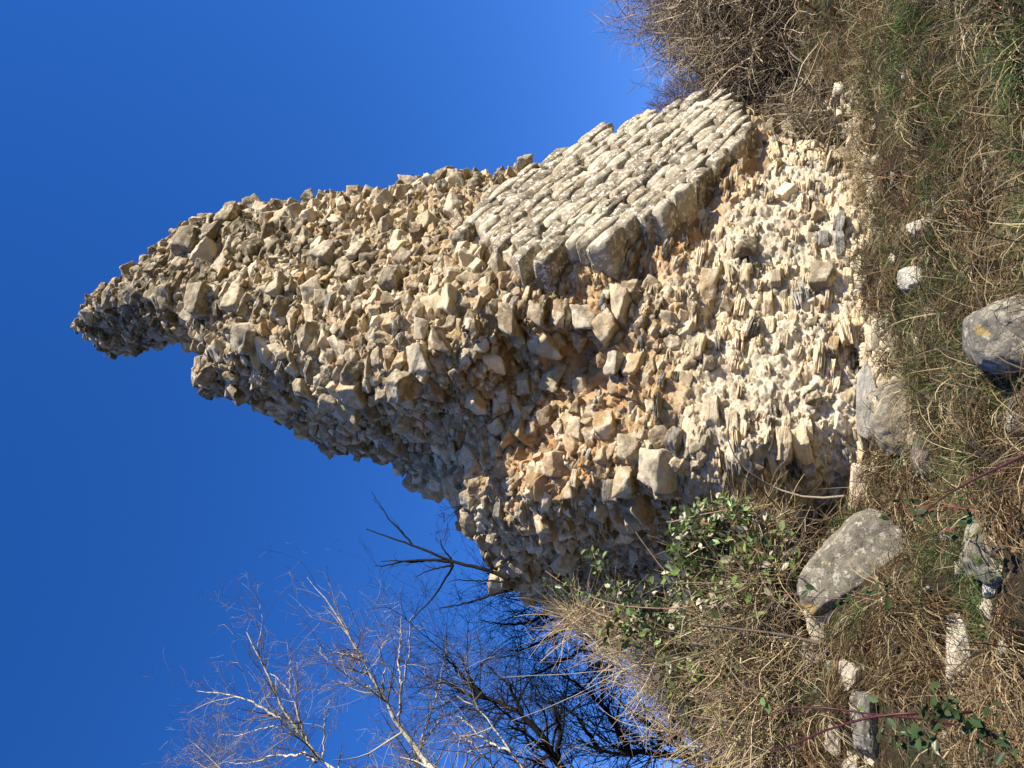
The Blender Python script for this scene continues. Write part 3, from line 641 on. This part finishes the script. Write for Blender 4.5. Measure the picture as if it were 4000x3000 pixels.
thicket('bramble_thicket', 'golden tangle of dry stalks with sparse small leaves and sky showing through', 'brambles',
        [E3(2990, 2700, 7.0, .75, .42, .5, 2.6), E3(3130, 2950, 6.6, .8, .4, .4, 2.4), E3(2780, 2690, 7.6, .5, .45, .4, .8), E3(2880, 2960, 7.2, .5, .5, .3, .45)], 4600, GOLD + [(.25,.16,.13),(.1,.07,.04),(.08,.06,.04)], (.3, 1.1), .005, NL=3600,
        lpal=[(.08,.11,.04),(.12,.15,.06),(.06,.09,.03),(.34,.31,.21),(.18,.13,.07)], ls=(.03, .08), seed=8, canes=40, curl=.28, droop=.07)
thicket('dry_stalks', 'long pale dry stalks arching out from the upper left shoulder of the ruin', 'stalks',
        [E3(2440, 2500, 8.3, .25, .35, .3, .6), E3(2600, 2620, 8.0, .3, .45, .3, 1), E3(2260, 2430, 8.5, .15, .3, .2, .5), E3(2620, 2780, 8.0, .3, .35, .3, .3)], 560, [(.5,.4,.24),(.42,.32,.18),(.3,.2,.13),(.55,.47,.3)], (.35, 1.1), .0042, seed=9, canes=26, curl=.17, droop=.03, bias=(.25, -.1, 1.1), outw=.1)
# creeping bramble shoots in front of the shaded side
def shoot(name, label, pp, rad, col, seed, nleaf=40, ls=(.05, .09), thorns=True, lpal=((.12,.19,.06),(.17,.23,.09),(.09,.13,.05)), cat='bramble cane', group=None):
    r = np.random.default_rng(seed); q = np.array([P(a_, b_, c_) for a_, b_, c_ in pp]); t = np.linspace(0, len(q) - 1, 40)
    C = np.stack([np.interp(t, np.arange(len(q)), q[:, k]) for k in range(3)], 1)
    for _ in range(4): C[1:-1] = (C[:-2] + C[2:] + C[1:-1] * 2) / 4
    T = thing(name, q[0], label, cat, group); acc = Acc()
    add_tubes(acc, C[None], np.linspace(rad, rad * .55, 40)[None], np.array([col]), 8)
    if thorns:
        k = r.integers(2, 38, 46); d = nrm(r.normal(size=(46, 3))); st = C[k]
        PL = np.stack([st, st + d * rad * 1.5, st + d * rad * 2.4 + np.array([0, 0, -rad * .5])], 1); add_tubes(acc, PL, np.tile([rad * .35, rad * .18, .0002], (46, 1)), np.tile(np.array(col) * 1.3, (46, 1)))
    acc.build('cane', M_cane, T, True)
    if nleaf:
        al = Acc(); k = r.integers(4, 40, nleaf // 3); st = C[k] + r.normal(size=(len(k), 3)) * .045
        for dx in range(3): leaves(al, st + r.normal(size=st.shape) * ls[0] * .55, r.uniform(*ls, len(k)), colours(list(lpal), len(k), r), r, 1.0)
        al.build('leaves', M_leaf, T)
    return T
RED = (.06, .018, .018)
DKL = ((.03,.055,.02),(.04,.07,.025),(.05,.06,.025))
shoot('bramble_cane', 'thick dark red thorny cane arching close by at the lower left', [(3800,2780,4.6),(3690,2790,4.5),(3560,2785,4.45),(3400,2800,4.5),(3230,2850,4.6),(3110,2905,4.8),(3010,2935,5.0)], .0085, RED, 50, 0)
shoot('bramble_cane', 'thinner red cane arching behind the thick one at the lower left', [(3730,2830,4.9),(3600,2808,4.85),(3400,2790,4.8),(3240,2765,4.8),(3100,2762,4.9),(3010,2785,5.1),(2950,2830,5.2)], .0065, (.075,.025,.028), 51, 6, ls=(.05, .08))
shoot('bramble_cane', 'red cane sweeping into the frame from the bottom edge below the ruin', [(4060,1750,3.6),(3960,1800,3.9),(3850,1850,4.2),(3710,1925,4.6),(3650,1970,4.9),(3560,2040,5.3)], .007, (.075,.025,.028), 52, 0)
shoot('bramble_shoot', 'bramble shoot with dark green leaves at the end of the sweeping red cane', [(3830,2000,4.4),(3700,1975,4.5),(3650,1990,4.5),(3560,2020,4.7),(3520,1960,4.8)], .003, (.2,.06,.05), 53, 36, (.04, .07), False, DKL + ((.13,.045,.035),))
shoot('bramble_shoot', 'dark leafy bramble shoot at the base of the thick red cane', [(3980,2900,4.2),(3850,2850,4.3),(3740,2800,4.3),(3680,2780,4.4),(3650,2760,4.4)], .004, RED, 54, 66, (.045, .08), False, DKL)
shoot('bramble_shoot', 'leafy shoot in the bottom left corner below the red canes', [(3700,3010,4.2),(3620,2960,4.2),(3540,2900,4.3),(3500,2880,4.3)], .003, RED, 55, 39, (.04, .07), False, DKL)
shoot('bramble_shoot', 'thorny shoot with fresh green leaves crossing the dark hollow under the ruin', [(2700,2370,7.0),(2600,2378,7.1),(2450,2370,7.2),(2330,2340,7.3),(2200,2280,7.4),(2130,2230,7.5)], .006, (.22,.13,.09), 56, 54, (.05, .085))
shoot('bramble_shoot', 'shoot with pale green leaves climbing the shaded masonry', [(2450,2330,7.2),(2390,2260,7.2),(2330,2200,7.2),(2310,2140,7.3)], .005, (.25,.16,.12), 57, 48, (.05, .09))
shoot('bramble_shoot', 'reddish shoot reaching along the bottom of the lit masonry', [(2620,2040,7.0),(2740,2010,7.0),(2850,1990,7.0),(2950,1960,7.0)], .006, (.28,.16,.13), 58, 60, (.05, .085))
shoot('bramble_shoot', 'dark thin shoot draped over the long speckled boulder', [(3050,2310,6.0),(3140,2330,5.9),(3280,2340,5.8),(3420,2330,5.8),(3500,2300,5.9)], .004, (.12,.05,.05), 59, 18, (.05, .085), False, DKL)

# ------------------------------------------------------------------ trees
def smooth_poly(q, K):
    q = np.asarray(q, float); s = np.concatenate([[0], np.cumsum(np.linalg.norm(np.diff(q, axis=0), axis=1))]); t = np.linspace(0, s[-1], K)
    C = np.stack([np.interp(t, s, q[:, k]) for k in range(3)], 1)
    for _ in range(3): C[1:-1] = (C[:-2] + C[2:] + 2 * C[1:-1]) / 4
    return C
def tree(name, label, limbs, Y, base, r0, mat, tw, seed, lv=(26, 9, 5), Lc=1.4, sub=(.0045), colr=.06, nz=.0, group=None, cat='tree', jit=.7, twf=1.0, basepix=True):
    """limbs: list of (pixel polyline, start radius, end radius); first is carried down to the base on the ground"""
    r = np.random.default_rng(seed); gz = float(ground(base[0], base[1])) if base is not None else 0
    first = P(*limbs[0][0][0], Y)
    T = thing(name, (base[0], base[1], gz) if base is not None else first, label, cat, group)
    tr = Acc(); cr = Acc(); starts = []
    for k, (pp, ra, rb) in enumerate(limbs):
        yy = Y + r.uniform(-jit, jit) * (k > 0); q = [P(a_, b_, Y + (yy - Y) * i / max(1, len(pp) - 1)) for i, (a_, b_) in enumerate(pp)]
        if k == 0 and base is not None:
            f0 = q[0]; b0 = np.array([base[0], base[1], gz - .2]); q = [b0, b0 + (f0 - b0) * .4 + [r.uniform(-.2, .2), 0, .4], b0 + (f0 - b0) * .75 + [0, 0, .25]] + q
            Kp = 40; C = smooth_poly(q, Kp); rr = np.linspace(max(r0, ra), rb, Kp)
        else: Kp = 22; C = smooth_poly(q, Kp); rr = np.linspace(ra, rb, Kp)
        C[1:-1] += r.normal(size=(Kp - 2, 3)) * .012 * Lc
        V, F = tubes(C[None], rr[None] * (.78 if mat is M_birch else 1), 7); tr.add(V, F)
        starts.append((C, rr))
    tr.build('trunk', mat, T, True)
    # recursive branching in vectorised generations
    S0, D0, R0 = [], [], []
    for k, (C, rr) in enumerate(starts):
        ln = np.linalg.norm(np.diff(C, axis=0), axis=1).sum(); n = int(lv[0] * ln / 2.5) + 3
        lo = 20 if (k == 0 and base is not None) else 3
        j = r.integers(lo, len(C) - 1, n); t = nrm(C[j] - C[j - 1]); d = nrm(nrm(r.normal(size=(n, 3))) * .85 + t * .75 + [0, 0, .12])
        S0.append(C[j]); D0.append(d); R0.append(np.minimum(rr[j] * .45, .022 * Lc))
    S_, D_, R_ = map(np.concatenate, (S0, D0, R0)); L = Lc
    for gen in range(3):
        N = len(S_); Lg = L * r.uniform(.45, 1.15, N); PL = wander(S_, D_, Lg, 7, .17, -.03, r); rad = np.maximum(R_, .0028 * twf)
        add_tubes(cr, PL, np.maximum(taper(N, 7, rad, .3), .0022 * twf), colours(tw, N, r, .2))
        m = lv[min(gen + 1, 2)] if gen < 2 else 0
        if gen == 2: break
        k = np.repeat(np.arange(N), m); j = r.integers(1, 7, len(k)); t = nrm(PL[k, j] - PL[k, j - 1])
        S_ = PL[k, j]; D_ = nrm(t * .8 + nrm(r.normal(size=(len(k), 3))) * .75); R_ = rad[k] * .45; L *= .5
    cr.build('crown', M_twig, T); return T
def z6(pts_): return [(700 + a_ * .7233, 1900 + b_ * .7233) for a_, b_ in pts_]
TWB = [(.30,.27,.19),(.16,.12,.08),(.40,.37,.27),(.09,.06,.04),(.22,.15,.10)]
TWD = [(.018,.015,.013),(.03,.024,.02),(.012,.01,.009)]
g1 = 'pale barked bare trees left of the ruin'
tree('birch_tree', 'leftmost pale barked bare tree, its white limbs fanning up against the sky', [
    (z6([(850,1560),(790,1510),(700,1400),(600,1290),(530,1110),(470,1010),(410,880),(365,785)]), .10, .02), (z6([(700,1400),(640,1320),(520,1230),(370,1150),(230,1115),(95,1105)]), .05, .008),
    (z6([(690,1380),(645,1240),(620,1150),(560,1060),(480,1000)]), .04, .01), (z6([(770,1480),(785,1380),(780,1270),(810,1150)]), .03, .008), (z6([(410,890),(440,800),(450,720),(438,640)]), .015, .005), (z6([(600,1110),(600,960),(580,820)]), .02, .006),
    (z6([(740,1490),(700,1430),(600,1460),(500,1450),(400,1500),(270,1490)]), .045, .008), (z6([(560,1290),(420,1310),(320,1350),(220,1340)]), .02, .006)], 14, (-9.8, 13.6), .17, M_birch, TWB, 71, lv=(8, 3, 3), group=g1)
tree('birch_tree', 'second pale barked bare tree from the left edge, with the tallest slanting limb', [
    (z6([(1400,1580),(1350,1510),(1290,1440),(1200,1310),(1130,1190),(1090,1110),(1010,1000),(960,880),(900,770),(820,640),(750,550),(690,490)]), .11, .006), (z6([(1180,1240),(1200,1100),(1240,950),(1250,820),(1240,740),(1300,650)]), .04, .006),
    (z6([(1040,1080),(950,1080),(830,1050)]), .02, .005), (z6([(1010,1000),(900,990),(830,1000)]), .018, .005), (z6([(975,920),(880,905),(805,880)]), .015, .005), (z6([(1100,1110),(1110,960),(1075,900),(1130,800)]), .025, .006), (z6([(1195,1060),(1190,900),(1200,680)]), .03, .008)],
    13, (-8.6, 12.6), .17, M_birch, TWB, 72, lv=(7, 3, 3), group=g1)
tree('birch_tree', 'thin pale barked tree between the tall slanting birch and the dark crooked tree', [
    (z6([(1290,1600),(1300,1450),(1330,1270),(1400,1130),(1430,1000),(1440,860),(1450,680)]), .06, .006), (z6([(1400,1130),(1450,1010),(1430,800)]), .02, .006), (z6([(1290,1420),(1420,1250),(1430,1150),(1470,1080)]), .03, .006)], 13.5, (-8.8, 13.2), .12, M_birch, TWB, 73, lv=(7, 3, 3), group=g1)
tree('birch_tree', 'low pale barked tree in front of the dark branches near the left edge', [
    (z6([(1900,1600),(1850,1510),(1760,1400),(1700,1300),(1620,1200),(1500,1130)]), .06, .01), (z6([(1790,1430),(1650,1380),(1560,1280),(1450,1210)]), .03, .006), (z6([(1700,1520),(1600,1400),(1480,1330)]), .03, .006)], 11, (-8.4, 10.6), .07, M_birch, TWB, 74, lv=(8, 3, 3), group=g1)
tree('small_birch_tree', 'small bare treetop in the far left corner of the sky', [(z6([(300,1650),(250,1530),(150,1450),(90,1400),(40,1350)]), .03, .006), (z6([(250,1530),(140,1520),(60,1470)]), .02, .005)], 15, (-12.5, 14.8), .12, M_birch, TWB, 75, lv=(12, 5, 3), group=g1)
tree('dark_tree', 'dark crooked tree with a thick S shaped limb left of the ruin', [
    (z6([(2100,1600),(2050,1510),(1990,1370),(1900,1290),(1850,1220),(1760,1180),(1600,1140),(1480,1080),(1430,1060)]), .13, .012), (z6([(1650,1130),(1520,1020),(1460,950),(1400,900)]), .05, .006), (z6([(1600,1120),(1540,960),(1500,870)]), .035, .005),
    (z6([(1850,1230),(1790,1080),(1700,1000),(1650,940)]), .04, .005), (z6([(2000,1400),(1900,1420),(1850,1300),(1780,1230)]), .04, .005), (z6([(2040,1480),(2060,1300),(2010,1150),(1900,1080)]), .05, .006)], 12, (-8.0, 11.8), .17, M_dark, TWD, 81, lv=(12, 5, 4))
tree('dark_tree', 'dark shaded tree with heavy level limbs low at the left, seen through the brambles', [
    ([(2950,3080),(2700,2960),(2520,2935),(2400,2950),(2250,2890)], .085, .02), ([(2760,2980),(2600,2900),(2500,2800),(2420,2740)], .05, .01), ([(2720,2965),(2620,2860),(2640,2700)], .06, .01), ([(2460,2940),(2400,2820),(2300,2700),(2170,2620)], .07, .008), ([(2850,3020),(2750,2900),(2800,2760)], .06, .01), ([(2350,2940),(2250,2800),(2150,2720)], .05, .008)],
    14, (-9.4, 13.6), .12, M_dark, TWD, 82, lv=(16, 6, 4), Lc=1.5)
tree('dark_tree', 'dark fine twigged tree peeping behind the left shoulder of the ruin', [
    ([(2500,2350),(2300,2380),(2150,2350),(2050,2270),(1900,2240)], .08, .01), ([(2300,2400),(2130,2500),(2000,2560),(1930,2580)], .05, .006), ([(2200,2360),(2080,2430),(1950,2440),(1870,2420)], .04, .006), ([(2400,2400),(2250,2560),(2120,2620),(1980,2680)], .05, .006), ([(2450,2420),(2350,2600),(2250,2720)], .05, .006)],
    13, (-3.6, 12.6), .16, M_dark, TWD, 83, lv=(14, 5, 4), Lc=1.2)
# dead sapling rooted on the wall's shoulder
T = tree('dead_sapling', 'dead leafless sapling growing out of the left shoulder of the ruin', [
    (z6([(1780,500),(1700,460),(1600,435),(1480,410),(1430,390),(1340,345),(1260,320),(1180,290),(1080,255),(1010,230)]), .03, .007), (z6([(1260,320),(1200,240),(1130,180),(1110,130),(1080,100),(1040,30)]), .015, .004), (z6([(1480,410),(1380,395),(1200,405),(1110,430),(1055,430)]), .026, .006),
    (z6([(1480,425),(1400,440),(1330,460),(1280,490)]), .018, .005), (z6([(1480,425),(1450,480),(1400,560),(1350,630),(1300,670),(1240,740)]), .018, .005), (z6([(1470,395),(1420,330),(1410,290)]), .014, .006), (z6([(1380,395),(1270,410),(1160,400),(1090,405)]), .016, .005)],
    9.2, None, .05, M_dark, TWD, 85, lv=(0.6, 1, 1), Lc=.25, jit=.15, cat='sapling')
T = tree('dead_sapling', 'lower pair of dark bare shoots beside the dead sapling on the shoulder', [
    (z6([(1800,560),(1730,570),(1620,610),(1520,640),(1410,655)]), .022, .008), (z6([(1760,520),(1710,510),(1560,510),(1500,500),(1450,520)]), .014, .004)], 9.4, None, .03, M_dark, TWD, 86, lv=(1, 2, 2), Lc=.4, jit=.1, cat='sapling')
T = tree('seed_stalk', 'wispy stalk with dark seed heads at the notch of the ruin', [(z6([(1530,110),(1480,140),(1420,200)]), .006, .002), (z6([(1530,105),(1470,115),(1410,130)]), .006, .002), (z6([(1500,130),(1450,200),(1440,260)]), .004, .002)], 8.9, None, .006, M_dark, TWD, 87, lv=(8, 3, 1), Lc=.25, jit=.1, cat='plant')
# small trees beyond the right corner
TWR = [(.16,.11,.10),(.22,.15,.12),(.12,.09,.09)]
tree('far_tree', 'small bare treetop standing alone above the top of the coursed facing', [([(2900,440),(2760,425),(2640,425),(2590,400)], .05, .015), ([(2690,425),(2640,380),(2610,340)], .025, .008), ([(2650,430),(2600,450),(2580,420)], .025, .008)], 20, (7.6, 19.6), .07, M_dark, TWR, 91, lv=(16, 5, 3), Lc=.75, jit=.4, twf=1.8, group='bare trees beyond the right corner')
tree('far_tree', 'bare many stemmed tree between the facing corner and the thicket', [([(3000,320),(2880,335),(2800,320),(2740,300)], .07, .02), ([(2900,335),(2830,280),(2770,250)], .05, .015), ([(2960,330),(2880,380),(2790,390)], .04, .012), ([(2950,330),(2880,240),(2800,200)], .04, .012), ([(2860,330),(2790,350),(2700,370)], .03, .01)], 19, (7.9, 18.6), .1, M_dark, TWR, 92, lv=(24, 6, 5), Lc=1.0, jit=.5, twf=1.7, group='bare trees beyond the right corner')
tree('far_tree', 'bare twiggy tree rising behind the wispy twigs near the right edge', [([(3000,150),(2860,130),(2760,110),(2650,80)], .07, .02), ([(2900,130),(2820,60),(2700,20)], .05, .012), ([(2950,150),(2850,200),(2750,210)], .04, .012)], 18, (8.6, 17.6), .1, M_dark, TWR, 93, lv=(24, 6, 4), Lc=1.0, jit=.5, twf=1.6, group='bare trees beyond the right corner')
